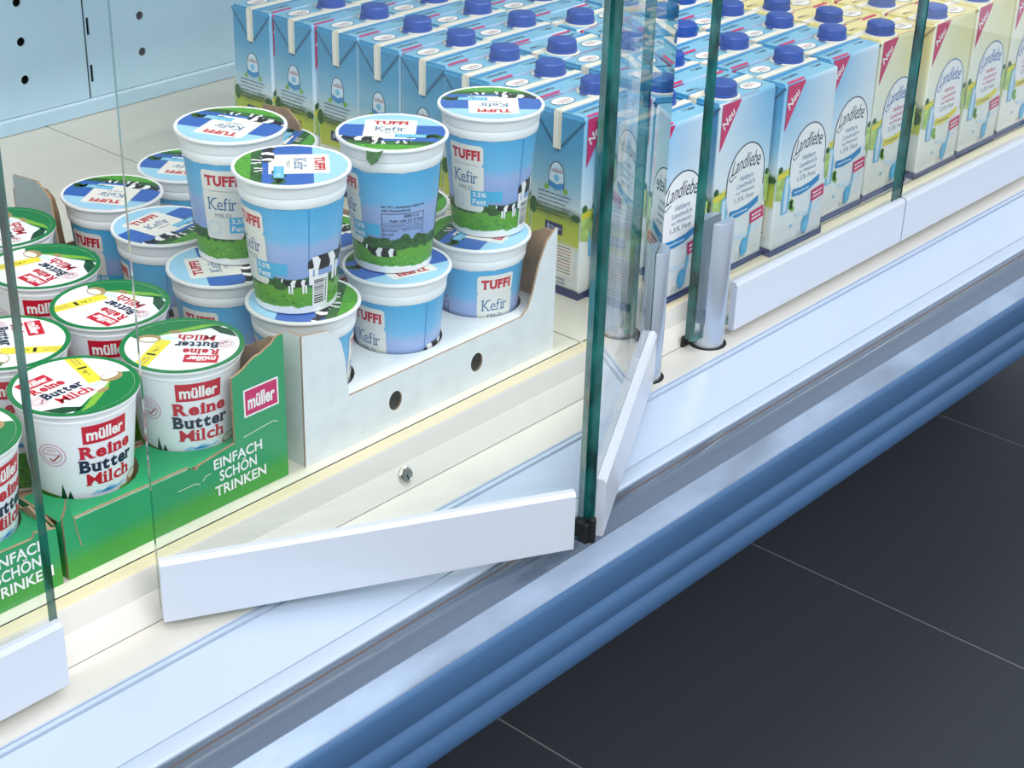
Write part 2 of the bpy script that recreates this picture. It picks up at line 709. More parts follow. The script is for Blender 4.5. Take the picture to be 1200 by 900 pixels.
part(MB().box(X0, X1, 860, 1800, 262, 300, 'white_steel'), 'shade_canopy', bevel=3)  # unseen top, added so the interior falls darker towards the back
# unseen shelf added overhead to darken the back of the case
part(MB().box(X0, X1, 1330, 1740, -200, -182, 'white_steel'), 'shade_shelf', bevel=2)
# lower body
part(MB().sweep_x([(762, -762), (762, -838), (1230, -1345), (1758, -1345), (1758, -762)], X0, X1, 'body_grey'), 'lower_body')
part(MB().box(X0, X1, 1290, 1730, -1439, -1345, 'black_rubber'), 'plinth')

# bumper: grey rail, brown seal, steel strip, blue rubbing profile
r = MB()
r.sweep_x([(730.5, -737.5), (728, -736.2), (724.5, -736.0), (724, -737), (723, -737), (722.5, -736), (717.5, -735), (715.2, -735.45), (713.3, -736.8), (712.3, -738.4), (711.2, -740.0), (709.4, -741.6),
           (706.5, -743.4), (703.6, -745.6), (702.2, -747.4), (701, -750), (740, -760), (760, -755), (760, -742), (731, -742.5)], X0, X1, 'rail_grey')
rail = part(r, 'bumper_rail', smooth=40)
part(MB().box(X0, X1, 722.7, 724.3, -738, -736.4, 'seal_brown'), 'bumper_seal')
part(MB().sweep_x([(703.6, -745.4), (702.2, -744.9), (688.8, -757.3), (687.5, -759.5), (700, -760), (710, -752)], X0, X1, 'steel_strip'), 'steel_strip')
prof = [(700, -758.5), (687.5, -758.5), (685.5, -760), (684.5, -764), (684.2, -786), (686.5, -789.5), (687, -791.5),
        (684.5, -794.5), (682.8, -800), (683, -808), (685.6, -813.5), (686.4, -816), (683.6, -820), (682.0, -827),
        (683.4, -836), (688, -842), (697, -846), (740, -846), (760, -840), (760, -760)]
part(MB().sweep_x(prof, X0, X1, 'rub_blue'), 'rubbing_profile', smooth=50)

# lock on the shelf front
lk = MB()
lk.lathe([(7.5, 0), (7.5, 2.2), (6.6, 3.0), (5.4, 2.6), (5.2, 2.0), (4.6, 2.0), (4.6, 3.6), (0.8, 3.8)], 'nickel', 28)
lk.box(-0.6, 0.6, -3.4, 0.6, 3.4, 4.0, 'gap_shade')
lo = lk.build('lock', case, loc=ORG + Vector((0.8505, 0.8560, -0.7163)), smooth=35)
lo.rotation_euler = (math.radians(68), 0, 0)
part(MB().box(1262, 1276, 846, 849.8, -727.4, -717, 'black_rubber'), 'dark_block', bevel=1)  # small black blocks in place of dark slots by the post
part(MB().box(1230, 1240, 847, 850.4, -727.4, -716, 'black_rubber'), 'dark_block', bevel=1)

GZ0, GZ1 = -715, -30
N8 = 8.0


def strip_prof(t0, t1, z0, z1):
    """outline across the rail: t = distance outward from the pane centre"""
    return [(t0, z0), (t1 - 0.8, z0), (t1, z0 + 0.8), (t1, z1 - 3.2), (t1 - 2.4, z1), (t0, z1)]


def door_panel(a, b_, out, s0=0.0, s1=0.0, name='door_pane', tops=GZ1):
    """glass leaf from a to b (x, y of the pane centre line); out = side the white rail sits on; s0, s1 = how far the rail stops short"""
    a, b_ = Vector(a + (0,)), Vector(b_ + (0,))
    u = (b_ - a).normalized()
    n = Vector((u.y, -u.x, 0)) * (1 if out > 0 else -1)
    L = (b_ - a).length
    ang = math.atan2(u.y, u.x)
    sg = -1 if out > 0 else 1       # local y of the outer side
    g = MB()
    h = 5.5
    vs = [(x, y, z) for z in (0, tops - GZ0) for y in (-h, h) for x in (0, L)]
    g.add(vs, [(0, 1, 5, 4), (3, 2, 6, 7)], 'glass')
    g.add(vs, [(0, 2, 3, 1), (4, 5, 7, 6), (1, 3, 7, 5), (2, 0, 4, 6)], 'glass_edge')
    po = g.build(name, case, loc=ORG + Vector((a.x, a.y, GZ0)) / 1000, rotz=ang)
    st = MB()
    pr = strip_prof(5.7, 13.0, -5, 47)
    st.sweep_x([(sg * y, z) for y, z in pr], s0, L - s1, 'rail_white')
    so = st.build('bottom_rail', po, bevel=0)
    return po, L


def hinge_post(x, y, ang):
    p = MB()
    R0 = 16.5
    # a round bar slotted for the pane: two half rounds above a full round foot
    foot = 26
    p.lathe([(R0, -6), (R0, foot)], 'aluminium', 40)
    for s in (1, -1):
        a0 = math.asin(6.0 / R0)
        pts = [(R0 * math.cos(a0 + (math.pi - 2 * a0) * k / 18), s * R0 * math.sin(a0 + (math.pi - 2 * a0) * k / 18)) for k in range(19)]
        if s < 0:
            pts = pts[::-1]
        n = len(pts)
        q = [(0.95 * px, s * (6 + (abs(py) - 6) * 0.94)) for px, py in pts]
        vs = [(a, b_, foot) for a, b_ in pts] + [(a, b_, 131.5) for a, b_ in pts] + [(a, b_, 133) for a, b_ in q]
        fs = []
        for k in range(n):
            k2 = (k + 1) % n
            fs += [(k, k2, n + k2, n + k), (n + k, n + k2, 2 * n + k2, 2 * n + k)]
        fs.append(tuple(2 * n + k for k in range(n)))
        fs.append(tuple(range(n))[::-1])
        p.add(vs, fs, 'aluminium')
    po = p.build('hinge_post', case, loc=ORG + Vector((x, y, -728)) / 1000, rotz=ang, smooth=35)
    MB().lathe([(19.5, 0.55), (19.5, 0.75)], 'gap_shade', 40).build('post_hole_shade', po)  # flat black disc paints the shaded gap around the post
    return po


# closed leaf at the left, open folding pair, closed pair at the right
P1 = (1155.0, 838.0)
P2 = (1258.0, 838.0)
door_panel((120, 838), (497, 838), 1, 0, 1)
fa, fb = (591, 847.5), (881.4, 691.1)
lp, Llen = door_panel(fa, fb, 1, 0, 10)
tip = (889.0, 690.0)
du = Vector((P1[0] - tip[0], P1[1] - tip[1])).normalized()
far = (P1[0] + du.x * 27, P1[1] + du.y * 27)
rp_, Rlen = door_panel(tip, far, 1, 3, 27 + 24)
hinge_post(P1[0], P1[1], math.atan2(du.y, du.x))
hinge_post(P2[0], P2[1], 0)
door_panel((1227, 838), (1611, 838), 1, 1284 - 1227, 0)
door_panel((1614, 838), (1945, 838), 1, 0, 0)
# folding hinge at the meeting edge
hb = MB().box(-4, 5, -9, 5, -4, 14, 'black_rubber').lathe([(3.2, -4), (3.2, 18)], 'black_rubber', 14, 3, -9)
hb.build('fold_hinge', case, loc=ORG + Vector((881, 690, GZ0)) / 1000, smooth=40, bevel=0.8)

# ------------------------------------------------------------------ buttermilk cups
CUPH = 115.0


def rad_m(z):
    return 33.2 + (43.9 - 33.2) * min(1, max(0, (z - 3.5) / 101))


def rad_k(z):
    return 33.4 + (41.2 - 33.4) * min(1, max(0, (z - 4) / 89))


def mueller_box(p, x, y, w, h, layer, rise=0.0):
    p.poly([(x, y), (x + w, y + rise * w), (x + w, y + h + rise * w), (x, y + h)], 'red', layer)
    p.text('müller', x + w * 0.08, y + h * 0.16, w * 0.84, h * 0.66, 'white_ink', layer + 1, bold=0.035, rise=rise)


def stamp(p, cx, cy, r, mname, layer, k=20):
    for rr in (r, r * 0.72):
        p.line(circ(cx, cy, rr, k) + [(cx + rr, cy)], 0.55, mname, layer)
    p.text('GARANTIERT', cx - r * 0.62, cy - r * 0.05, r * 1.15, r * 0.2, mname, layer)
    p.text('REIN', cx - r * 0.3, cy + r * 0.3, r * 0.6, r * 0.22, mname, layer)
    p.line([(cx - r * 0.2, cy - r * 0.3), (cx + 0.05 * r, cy - r * 0.55), (cx + r * 0.6, cy + r * 0.1)], 1.0, 'deep_red', layer + 1)


def cup_label_m():
    p = Print()
    mueller_box(p, -15.5, 87, 32, 15.5, 1)
    p.stext('Reine', -19, 74, 40, 11, 'red', 1, bold=0.04)
    p.stext('Butter', -20, 62, 43, 11, 'navy_ink', 1, bold=0.04)
    p.stext('Milch', -16, 50, 37, 11, 'red', 1, bold=0.02)
    p.poly([(-14, 42), (-8, 45.5), (-3, 44.5), (2, 47), (9, 44.5), (16, 46), (13, 43), (2, 41.5)], 'sky_ink', 0)
    p.poly([(-6, 43), (0, 45), (8, 43.4), (2, 42.6)], 'mid_blue', 1)
    hill = [(-60, 3.5), (60, 3.5), (60, 44), (40, 45), (24, 42), (10, 37), (-8, 36), (-22, 39), (-40, 42), (-60, 43)]
    p.poly(hill, 'grass', 0)
    for x in (-33, -28):
        p.poly([(x - 2.5, 39), (x + 2.5, 39), (x, 53 if x == -33 else 47)], 'dark_leaf', 1)
    p.poly(circ(27, 43, 7.5, 18, 6), 'bowl', 1)
    p.poly(circ(27, 45, 6, 16, 3), 'cream_ink', 2)
    p.poly([(6, 36), (18, 34), (22, 40), (12, 41)], 'leaf_green', 1)
    stamp(p, -37, 78, 9.5, 'pink_ink', 1)
    # yellow side strip, nutrition box
    p.poly(rect(38, 50, 43, 97), 'yellow', 0)
    for k in range(9):
        p.words(50, 88 - k * 5, 40, 1.6, 'grey_ink', 1, k)
    # second face on the far side
    q = Print()
    mueller_box(q, -15.5, 87, 32, 15.5, 1)
    q.stext('Reine', -19, 74, 40, 11, 'red', 1, bold=0.04)
    q.stext('Butter', -20, 62, 43, 11, 'navy_ink', 1, bold=0.04)
    q.stext('Milch', -16, 50, 37, 11, 'red', 1, bold=0.02)
    p.t += q.turned(0, math.pi * 38.5, 0).t
    return p


def lid_print_m():
    p = Print()
    # green crescent at the foot of the lid with leaf tip
    arc = [(43.5 * math.cos(math.radians(a)), 43.5 * math.sin(math.radians(a))) for a in range(-128, -8, 8)]
    p.poly(arc + [(30, -4), (22, -14), (10, -20), (-6, -25), (-16, -30)], 'lid_green', 0)
    p.poly([(-22, -37.4), (-12, -31), (0, -23), (14, -18), (24, -12), (14, -22), (2, -29), (-10, -36)], 'leaf_green', 1)
    p.poly([(-40, -16), (-26, -22), (-16, -32), (-22, -34), (-32, -30), (-36, -24)], 'dark_leaf', 0)
    mueller_box(p, -31, 17, 26, 12.5, 1)
    p.stext('Reine', -30, 6.5, 28, 9.5, 'red', 1, bold=0.035)
    p.stext('Butter', -28, -5.5, 34, 10, 'navy_ink', 1, bold=0.035)
    p.stext('Milch', -24, -17.5, 30, 10, 'red', 1, bold=0.02)
    p.poly([(4, -12), (14, -8), (22, -9), (14, -14)], 'pale_blue', 0)
    # yellow banner, turned a quarter
    b2 = Print()
    b2.poly(rect(-23, -5.5, 23, 5.5), 'yellow', 0)
    b2.text('1', -4, -3.6, 2.6, 7.2, 'black_ink', 1, bold=0.05)
    b2.text('kg =', 2, -2.6, 9, 4.6, 'black_ink', 1)
    b2.words(-20, -2, 12, 1.4, 'bowl', 1, 3)
    b2.words(-20, 1, 12, 1.4, 'bowl', 1, 4)
    p.t += b2.turned(-math.pi / 2 - 0.25, 20, 15).t
    p.poly(circ(27, -9, 9, 20, 7), 'bowl', 2)
    p.poly(circ(27, -7, 7.2, 18, 4.2), 'cream_ink', 3)
    p.poly(circ(9, -22, 5, 12, 2.6), 'bowl', 2)
    stamp(p, -33, -3, 6.5, 'pink_ink', 0, 14)
    return p


def make_mueller():
    t = empty('buttermilk_cup', (0, 0, 0))
    b_ = MB()
    b_.lathe([(31.5, 0, 'cup_white'), (33.0, 0.6, 'cup_white'), (33.2, 3.5, 'mull_body'), (43.9, 104.5, 'cup_white'), (44.4, 104.9), (44.6, 106.5), (44.2, 107.2),
              (45.0, 110), (45.2, 111.5), (47.3, 112.0), (47.5, 113.2), (47.2, 114.4)], 'cup_white', 64, close=True)
    b_.build('cup_body', t, smooth=35)
    pl = MB()
    cup_label_m().put_cup(pl, rad_m)
    pl.build('printed_label', t)
    l = MB()
    l.lathe([(46.9, 114.0, 'lid_green'), (47.6, 114.2, 'lid_green'), (47.4, 114.9, 'lid_green'), (45.2, 115.0, 'lid_green'),
             (43.6, 114.6, 'foil_white'), (42.6, 114.2, 'foil_white'), (20, 114.3), (0.5, 114.3)], 'lid_green', 64, close=False)
    lid = l.build('foil_lid', t, smooth=35)
    q = MB()
    lid_print_m().put_plane(q, (0, 0, 114.3), (1, 0, 0), (0, 1, 0), (0, 0, 1))
    q.build('lid_print', lid)
    return t


def cow(p, x, y, s, layer, flip=1, lying=False):
    def P(pts, mm, l):
        p.poly([(x + flip * a * s, y + b_ * s) for a, b_ in pts], mm, l)
    P([(-9, 3), (-8, 7), (-2, 8), (6, 8), (9, 6), (9, 3), (4, 2), (-5, 2)], 'black_ink', layer)
    P([(-9, 4), (-13, 6.5), (-12, 9), (-9, 8.5), (-7, 6)], 'black_ink', layer)
    P([(-12, 8.6), (-10.6, 8.8), (-11.4, 5.6), (-12.6, 6)], 'white_ink', layer + 1)
    P([(-4, 2), (-5, 5), (-3, 8), (0, 7.8), (-1.5, 4), (-1, 2)], 'white_ink', layer + 1)
    P([(4.5, 2.2), (3.6, 6), (5, 8), (7.4, 7.6), (6.6, 4), (7, 2.6)], 'white_ink', layer + 1)
    if not lying:
        for lx in (-6, -3.6, 5.4, 7.8):
            P([(lx - 0.7, -4), (lx + 0.7, -4), (lx + 0.9, 3), (lx - 0.9, 3)], 'white_ink', layer)


def kefir_card(p, rise=0.0):
    p.poly(rrect(-18, 69, 16, 88, 3.5), 'card_white', 1)
    p.poly([(-18, 27), (-16, 25), (14, 25), (16.5, 28), (16.5, 67), (14.5, 69.5), (-18, 69.5)], 'card_white', 1)
    p.stext('TUFFI', -14.5, 74, 28, 9.5, 'red', 2, bold=0.055)
    p.stext('Kefir', -14, 52, 25, 11.5, 'kefir_blue', 2, bold=0.0)
    p.text('MILD', -8, 45.5, 14, 3.4, 'grey_ink', 2)
    p.line(circ(-10, 35, 7, 18) + [(-3, 35)], 0.4, 'sky_ink', 2)
    p.line(circ(-10, 35, 5, 18) + [(-5, 35)], 0.4, 'sky_ink', 2)
    p.poly(rect(4, 31, 21, 45.5), 'cyan_ink', 2)
    p.poly(rect(21, 35, 34, 45.5), 'cyan_ink', 0)
    p.text('3,5%', 6, 39, 13, 5, 'white_ink', 3, bold=0.02)
    p.text('Fett', 6, 32.5, 13, 5, 'white_ink', 3, bold=0.02)


def cup_label_k():
    p = Print()
    a = Print()
    kefir_card(a)
    p.t += a.t
    half = math.pi * 38.5
    p.t += a.turned(0, half, 0).t
    cow(p, 41, 23, 1.05, 1)
    hr = random.Random(11)
    for k in range(62):
        p.poly(circ(-120 + k * 3.9, 25.5 + hr.uniform(-1.5, 2.5), hr.uniform(2.4, 4), 9, hr.uniform(1.6, 3.2)), 'tree', 0)
    for k in range(90):
        gx, gy = hr.uniform(-120, 120), hr.uniform(8, 18)
        p.poly([(gx, gy), (gx + 2.6, gy), (gx + 1.2, gy + hr.uniform(1, 2.5))], 'leaf_green' if k % 3 else 'tree', 0)
    p.line([(52, 20), (52, 92)], 0.6, 'mid_blue', 0)
    # barcode and big cow
    cow(p, 70, 34, 2.1, 1, -1)
    p.poly(rect(55, 6, 71, 33), 'white_ink', 2)
    y = 8.5
    r = random.Random(5)
    while y < 30:
        h = r.choice((0.5, 0.8, 1.2))
        p.poly(rect(56.5, y, 66.5, y + h), 'black_ink', 3)
        y += h + r.choice((0.5, 0.7, 1.0))
    for k in range(12):
        p.poly(rect(67.6, 8.5 + k * 1.8, 69.4, 9.5 + k * 1.8), 'black_ink', 3)
    # nutrition table with trees below and a lying cow
    x = half + 36
    p.text('Bei +8°C mindestens haltbar bis', x, 61.5, 38, 2.4, 'navy_ink', 1, bold=0.01)
    p.text('siehe Deckelaufdruck', x, 58, 25, 2.4, 'navy_ink', 1, bold=0.01)
    p.line([(x, 28), (x, 56), (x + 38, 56), (x + 38, 28)], 0.5, 'navy_ink', 1)
    p.text('500 g e', x + 19, 52, 14, 3, 'navy_ink', 1, bold=0.02)
    p.text('Kefir mild 3,5 % Fett', x + 7, 48, 30, 2.8, 'navy_ink', 1, bold=0.015)
    p.text('NÄHRWERTE pro 100 g', x + 1, 43.6, 34, 2.4, 'navy_ink', 1)
    p.text('Brennwert', x + 1, 39.6, 13, 2.2, 'navy_ink', 1)
    p.text('269 kJ / 64 kcal', x + 18, 39.6, 18, 2.2, 'navy_ink', 1)
    p.text('Eiweiß', x + 1, 36.0, 9, 2.2, 'navy_ink', 1)
    p.text('Fett', x + 1, 32.5, 6, 2.2, 'navy_ink', 1)
    p.line([(x, 47), (x + 38, 47)], 0.35, 'navy_ink', 1)
    p.line([(x, 42.6), (x + 38, 42.6)], 0.35, 'navy_ink', 1)
    rr = random.Random(3)
    for k in range(9):
        cx = x - 10 + k * 6.2
        if k in (6,):
            continue
        p.poly(circ(cx, 27 + rr.uniform(-2, 5), 5, 10, rr.uniform(4, 7)), 'tree', 0)
    cow(p, x, 13, 1.4, 1, 1, True)
    return p


def lid_print_k():
    p = Print()
    R = 44.5

    def seg(y0, y1, mm, l):
        pts = []
        for k in range(13):
            y = y0 + (y1 - y0) * k / 12
            pts.append((math.sqrt(max(0, R * R - y * y)), y))
        p.poly(pts + [(-a, b_) for a, b_ in pts[::-1]], mm, l)
    seg(17, R - 0.1, 'sky_ink', 0)
    seg(-23, 17, 'blue_ink', 0)
    seg(-32, -23, 'tree', 0)
    seg(-R + 0.1, -32, 'grass', 0)
    for k in range(7):
        p.poly(circ(16 + k * 4, -12 + (k % 3) * 2, 4.5, 9, 4), 'tree', 1)
    p.poly([(-24, -18), (20, -18), (20, 28), (18, 30), (-22, 30), (-24, 28)], 'card_white', 1)
    p.stext('TUFFI', -17, 18, 30, 8.5, 'red', 2, bold=0.05)
    p.stext('Kefir', -15, 2, 26, 10, 'kefir_blue', 2, bold=0.005)
    p.text('MILD', -9, -4, 14, 3, 'grey_ink', 2)
    p.poly(rect(3, -14, 20, -6), 'cyan_ink', 2)
    p.poly(rect(20, -14, 29, -6), 'glass_blue', 2)
    p.text('3,5% Fett', 5, -12.2, 20, 4.4, 'pale_blue', 3)
    cow(p, -22, -27, 1.7, 2, 1, True)
    cow(p, -10, -29, 0.7, 1, 1)
    cow(p, 10, -27, 0.6, 1, -1)
    return p


def make_kefir(tab=False):
    t = empty('kefir_cup', (0, 0, 0))
    b_ = MB()
    b_.lathe([(31.0, 0.8, 'cup_white'), (32.0, 0, 'cup_white'), (33.2, 0.8, 'cup_white'), (33.4, 4, 'kefir_body'), (41.2, 93, 'cup_white'),
              (42.2, 93.6), (42.9, 96), (43.0, 100.5), (42.3, 101.6), (43.4, 102.4), (44.3, 109), (44.6, 111.5), (47.0, 112.0), (47.5, 113.2), (47.2, 114.4)], 'cup_white', 64)
    b_.build('cup_body', t, smooth=35)
    pl = MB()
    cup_label_k().put_cup(pl, rad_k)
    pl.build('printed_label', t)
    l = MB()
    l.lathe([(46.6, 114.2, 'foil_white'), (47.3, 114.4, 'foil_white'), (47.0, 115.0, 'foil_white'), (45.4, 115.0), (44.6, 114.5),
             (43, 114.3), (0.5, 114.3)], 'foil_white', 64, close=False)
    if tab:
        l.add([(-18, -43.0, 114.9), (-4, -47.0, 114.9), (-9, -50.5, 106), (-14, -50.0, 102.5), (-18, -47.5, 107)],
              [(0, 1, 2, 3, 4)], 'tree')
    lid = l.build('foil_lid', t, smooth=35)
    q = MB()
    lid_print_k().put_plane(q, (0, 0, 114.4), (1, 0, 0), (0, 1, 0), (0, 0, 1))
    q.build('lid_print', lid)
    return t


def place_cup(proto, used, x, y, z, body, lid, label, group):
    t = proto if not used[0] else copy_tree(proto)
    used[0] = True
    t.location = W(x, y, z)
    for ch in t.children:
        ch.rotation_euler = (0, 0, math.radians(lid if ch.name.startswith('foil') else body))
    tag(t, label, 'cup', group)
    return t


SH = -690.0
mu = make_mueller()
mu_used = [False]
GM = 'buttermilk cups with green rimmed lids'
for x, y, body, lid, lab in [
        (603, 949, -97, 2, 'buttermilk cup in the green tray beside the glass edge, lid lettering reading upright'),
        (700, 946, -114, 132, 'buttermilk cup by the green tray corner with the red logo, lid lettering upside down'),
        (706, 1046, -128, 95, 'buttermilk cup in the second row of the green tray, behind the front corner cup'),
        (609, 1044, -120, -115, 'buttermilk cup in the second row at the left edge, lid logo turned sideways'),
        (712, 1148, -125, 92, 'buttermilk cup third from the front in the column nearest the kefir tray'),
        (735, 1246, -125, 70, 'rearmost visible buttermilk cup, at the left edge beside the grey cardboard flap'),
        (500, 946, -70, 0, 'buttermilk cup cut off by the left edge, behind the leftmost glass pane')]:
    place_cup(mu, mu_used, x, y, SH + 2.5, body, lid, lab, GM)
ke = make_kefir()
ke_used = [False]
kt = make_kefir(True)
kt_used = [False]
GK = 'blue kefir cups with foil lids'
UP = SH + 1 + 115.2
for proto, used, x, y, z, body, lid, lab in [
        (ke, ke_used, 821, 951, UP, -191, -131, 'upper kefir cup nearest the front left, showing barcode and cows'),
        (kt, kt_used, 934, 953, UP, -22, -48, 'upper kefir cup with a folded lid tab, middle of the front row'),
        (ke, ke_used, 1051, 948, UP, -170, 134, 'upper kefir cup at the right end, lid just below the milk cartons'),
        (ke, ke_used, 850, 1060, UP, -143, 113, 'upper kefir cup in the second row, card facing the viewer'),
        (ke, ke_used, 824, 946, SH + 1, -221, 40, 'lower kefir cup at the front left corner of the white tray'),
        (ke, ke_used, 930, 944, SH + 1, -174, 165, 'lower kefir cup in the middle of the white tray front row'),
        (ke, ke_used, 1034, 944, SH + 1, -112, 200, 'lower kefir cup by the right curved flap of the white tray'),
        (ke, ke_used, 822, 1047, SH + 1, -160, 60, 'lower kefir cup in the second row, under the stacked one at the left'),
        (ke, ke_used, 928, 1046, SH + 1, -100, 100, 'lower kefir cup in the second row middle, mostly hidden'),
        (ke, ke_used, 1034, 1046, SH + 1, -160, 20, 'lower kefir cup in the second row right, glimpsed between stacked cups'),
        (ke, ke_used, 842, 1152, SH + 1, -205, 10, 'single kefir cup in the middle distance, lid logo on its left'),
        (ke, ke_used, 858, 1251, SH + 1, -167, 122, 'kefir cup at the back left beside the grey cardboard flap'),
        (ke, ke_used, 954, 1262, SH + 1, -167, 122, 'back row kefir cup half hidden behind the tall stacked cup'),
        (ke, ke_used, 1060, 1258, SH + 1, -167, 30, 'back row kefir cup in front of the milk carton block')]:
    place_cup(proto, used, x, y, z, body, lid, lab, GK)


# ------------------------------------------------------------------ cardboard trays
def jag(p0, p1, n, amp, seed):
    r = random.Random(seed)
    o = []
    for k in range(1, n):
        u = k / n
        o.append((p0[0] + (p1[0] - p0[0]) * u + r.uniform(-amp, amp) * 0.4, p0[1] + (p1[1] - p0[1]) * u + r.uniform(-amp, amp)))
    return o


def green_tray(x, w, right_tower, label):
    t = empty('buttermilk_tray', W(x, 892, SH))
    tag(t, label, 'tray', 'green cardboard trays')
    T = 2.2
    f = MB()
    if right_tower:
        top = [(0, 52), (4, 60)] + [(5, 66)] + [(7, 58), (9, 48.5), (60, 48), (112, 47), (118, 42), (122, 45), (157, 50), (157, 106)]
        top += jag((157, 106), (w, 127), 9, 1.6, 4)[:] + [(w, 126)]
    else:
        top = [(0, 48), (150, 48), (190, 47), (192, 51), (w - 1, 47)]
    f.plate([(w, 0)] + top[::-1] + [(0, 0)], [], T, ((0, 0, 0), (1, 0, 0), (0, 0, 1), (0, -1, 0)), 'tray_green', 'kraft')
    fo = f.build('front_panel', t)
    pr = Print()
    if right_tower:
        for k, s in enumerate(('EINFACH', 'SCHÖN', 'TRINKEN')):
            pr.text(s, (138, 143, 138)[k] - 3, (35, 23, 11)[k], (48, 37, 51)[k], (9, 11.5, 9)[k], 'white_ink', 0, bold=0.02)
        pr.poly(rect(167, 68, 202, 92), 'white_ink', 0)
        pr.poly(rect(168.5, 69.5, 200.5, 90.5), 'pink', 1)
        pr.text('müller', 171, 73.5, 27, 12.5, 'white_ink', 2, bold=0.035)
        pr.line([(10, 48.0), (60, 47.4), (110, 46.4)], 0.7, 'tear_white', 0)
        pr.line([(124, 30), (126, 33), (132, 34)], 0.7, 'tear_white', 0)
        pr.line([(100, 31), (116, 31), (121, 29)], 0.7, 'tear_white', 0)
        pr.line([(165, 52), (195, 55), (200, 53)], 0.8, 'tear_white', 0)
        pr.line([(9, 48), (11, 34), (13, 24)], 0.8, 'kraft', 0)
    else:
        for k, s in enumerate(('EINFACH', 'SCHÖN', 'TRINKEN')):
            pr.text(s, (138, 143, 138)[k] + 14, (35, 23, 11)[k], (48, 37, 51)[k], (9, 11.5, 9)[k], 'white_ink', 0, bold=0.02)
    q = MB()
    pr.put_plane(q, (0, 0, 0), (1, 0, 0), (0, 0, 1), (0, -1, 0))
    q.build('lettering', fo)
    D = 300
    if right_tower:
        side = [(0, 0), (D, 0), (D, 46), (70, 46), (58, 92)] + jag((58, 92), (0, 126), 9, 1.6, 8) + [(0, 126)]
    else:
        side = [(0, 0), (D, 0), (D, 46), (40, 46), (30, 52), (6, 44), (0, 47)]
    s = MB()
    s.plate(side, [], T, ((w, T, 0), (0, 1, 0), (0, 0, 1), (1, 0, 0)), 'tray_green', 'kraft')
    s.build('side_panel', t)
    s = MB()
    s.plate([(0, 0), (D, 0), (D, 46), (30, 46), (12, 40), (0, 50)], [], T, ((0, T, 0), (0, 1, 0), (0, 0, 1), (-1, 0, 0)), 'tray_green', 'kraft')
    s.build('side_panel', t)
    MB().box(T, w - T, T, D, 0.3, 2.2, 'kraft').build('tray_floor', t)
    # folded inner ledge cut out around the front cups
    cc = (57, 154) if right_tower else (72, 169)
    led = [(T, T), (w - T, T), (w - T, 56)]
    for c0 in cc[::-1]:
        led += [(c0 + 40.5 * math.cos(math.radians(a)), 56 + 40.5 * math.sin(math.radians(a))) for a in range(0, -181, -12) if T < c0 + 40.5 * math.cos(math.radians(a)) < w - T]
    led += [(T, 56)]
    s = MB()
    s.plate(led, [], 1.2, ((0, 0, 44.5), (1, 0, 0), (0, 1, 0), (0, 0, 1)), 'tray_green', 'kraft')
    s.build('inner_ledge', t)
    s = MB()
    s.plate(rect(0, 0, w, 46), [], T, ((0, D + T + 2.2, 0), (1, 0, 0), (0, 0, 1), (0, 1, 0)), 'tray_green', 'kraft')
    s.build('back_panel', t)
    return t


green_tray(546, 209, True, 'green cardboard tray with red logo tower at its right corner, holding buttermilk cups')
green_tray(331, 210, False, 'green cardboard tray cut off at the lower left corner behind glass')


def white_tray(x, y, w, dpt, label, front=True):
    t = empty('kefir_tray', W(x, y, SH))
    tag(t, label, 'tray', 'white cardboard kefir trays')
    T = 2.0
    ho = [circ(102, 23, 7.6, 20, 9.0), circ(203, 23, 7.6, 20, 9.0)]
    f = MB()
    pts = [(0, 0), (w, 0), (w, 121), (w - 3, 121), (w - 14, 112), (w - 24, 92), (w - 31, 68), (w - 37, 54), (w - 46, 47.5), (49, 47.5), (47.5, 60), (45.5, 82), (42, 98), (36, 108), (26, 114), (0, 118)]
    f.plate(pts if front else rect(0, 0, w, 48), ho if front else [], T, ((0, 0, 0), (1, 0, 0), (0, 0, 1), (0, -1, 0)), 'tray_white', 'kraft')
    f.build('front_panel', t)
    if front:
        side = [(0, 0), (dpt, 0), (dpt, 48), (70, 48), (52, 60), (36, 104), (14, 117), (0, 118)]
    else:
        side = [(0, 0), (dpt, 0), (dpt, 132), (dpt - 40, 136), (dpt - 58, 124), (dpt - 66, 60), (dpt - 72, 48), (0, 48)]
    s = MB()
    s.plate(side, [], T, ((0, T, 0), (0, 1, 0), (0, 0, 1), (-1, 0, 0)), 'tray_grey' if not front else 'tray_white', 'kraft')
    s.build('side_panel', t)
    s = MB()
    s.plate(side, [], T, ((w, T, 0), (0, 1, 0), (0, 0, 1), (1, 0, 0)), 'tray_white', 'kraft')
    s.build('side_panel', t)
    s = MB()
    s.plate(rect(0, 0, w, 48) if front else pts, [], T, ((0, dpt + 2 * T, 0), (1, 0, 0), (0, 0, 1), (0, 1, 0)), 'tray_white', 'kraft')
    s.build('back_panel', t)
    if front:
        s = MB()
        hs = [circ(cx, cy, 39.5, 32) for cx in (824 - x, 930 - x, 1034 - x) for cy in (54 - T, 155 - T)]
        s.plate(rect(T + 0.3, 0.2, w - T - 0.3, dpt - 0.5), hs, 1.6, ((0, T, 47.3), (1, 0, 0), (0, 1, 0), (0, 0, 1)), 'tray_white', 'kraft')
        s.build('cup_holder', t)
    return t


white_tray(772, 890, 308, 204, 'white cardboard tray with round holes in its front, holding stacked kefir cups')
white_tray(795, 1104, 306, 210, 'grey cardboard tray at the back with kefir cups and a raised corner flap', False)

# ------------------------------------------------------------------ milk cartons
CW, CDp, CH = 98.0, 66.0, 188.0


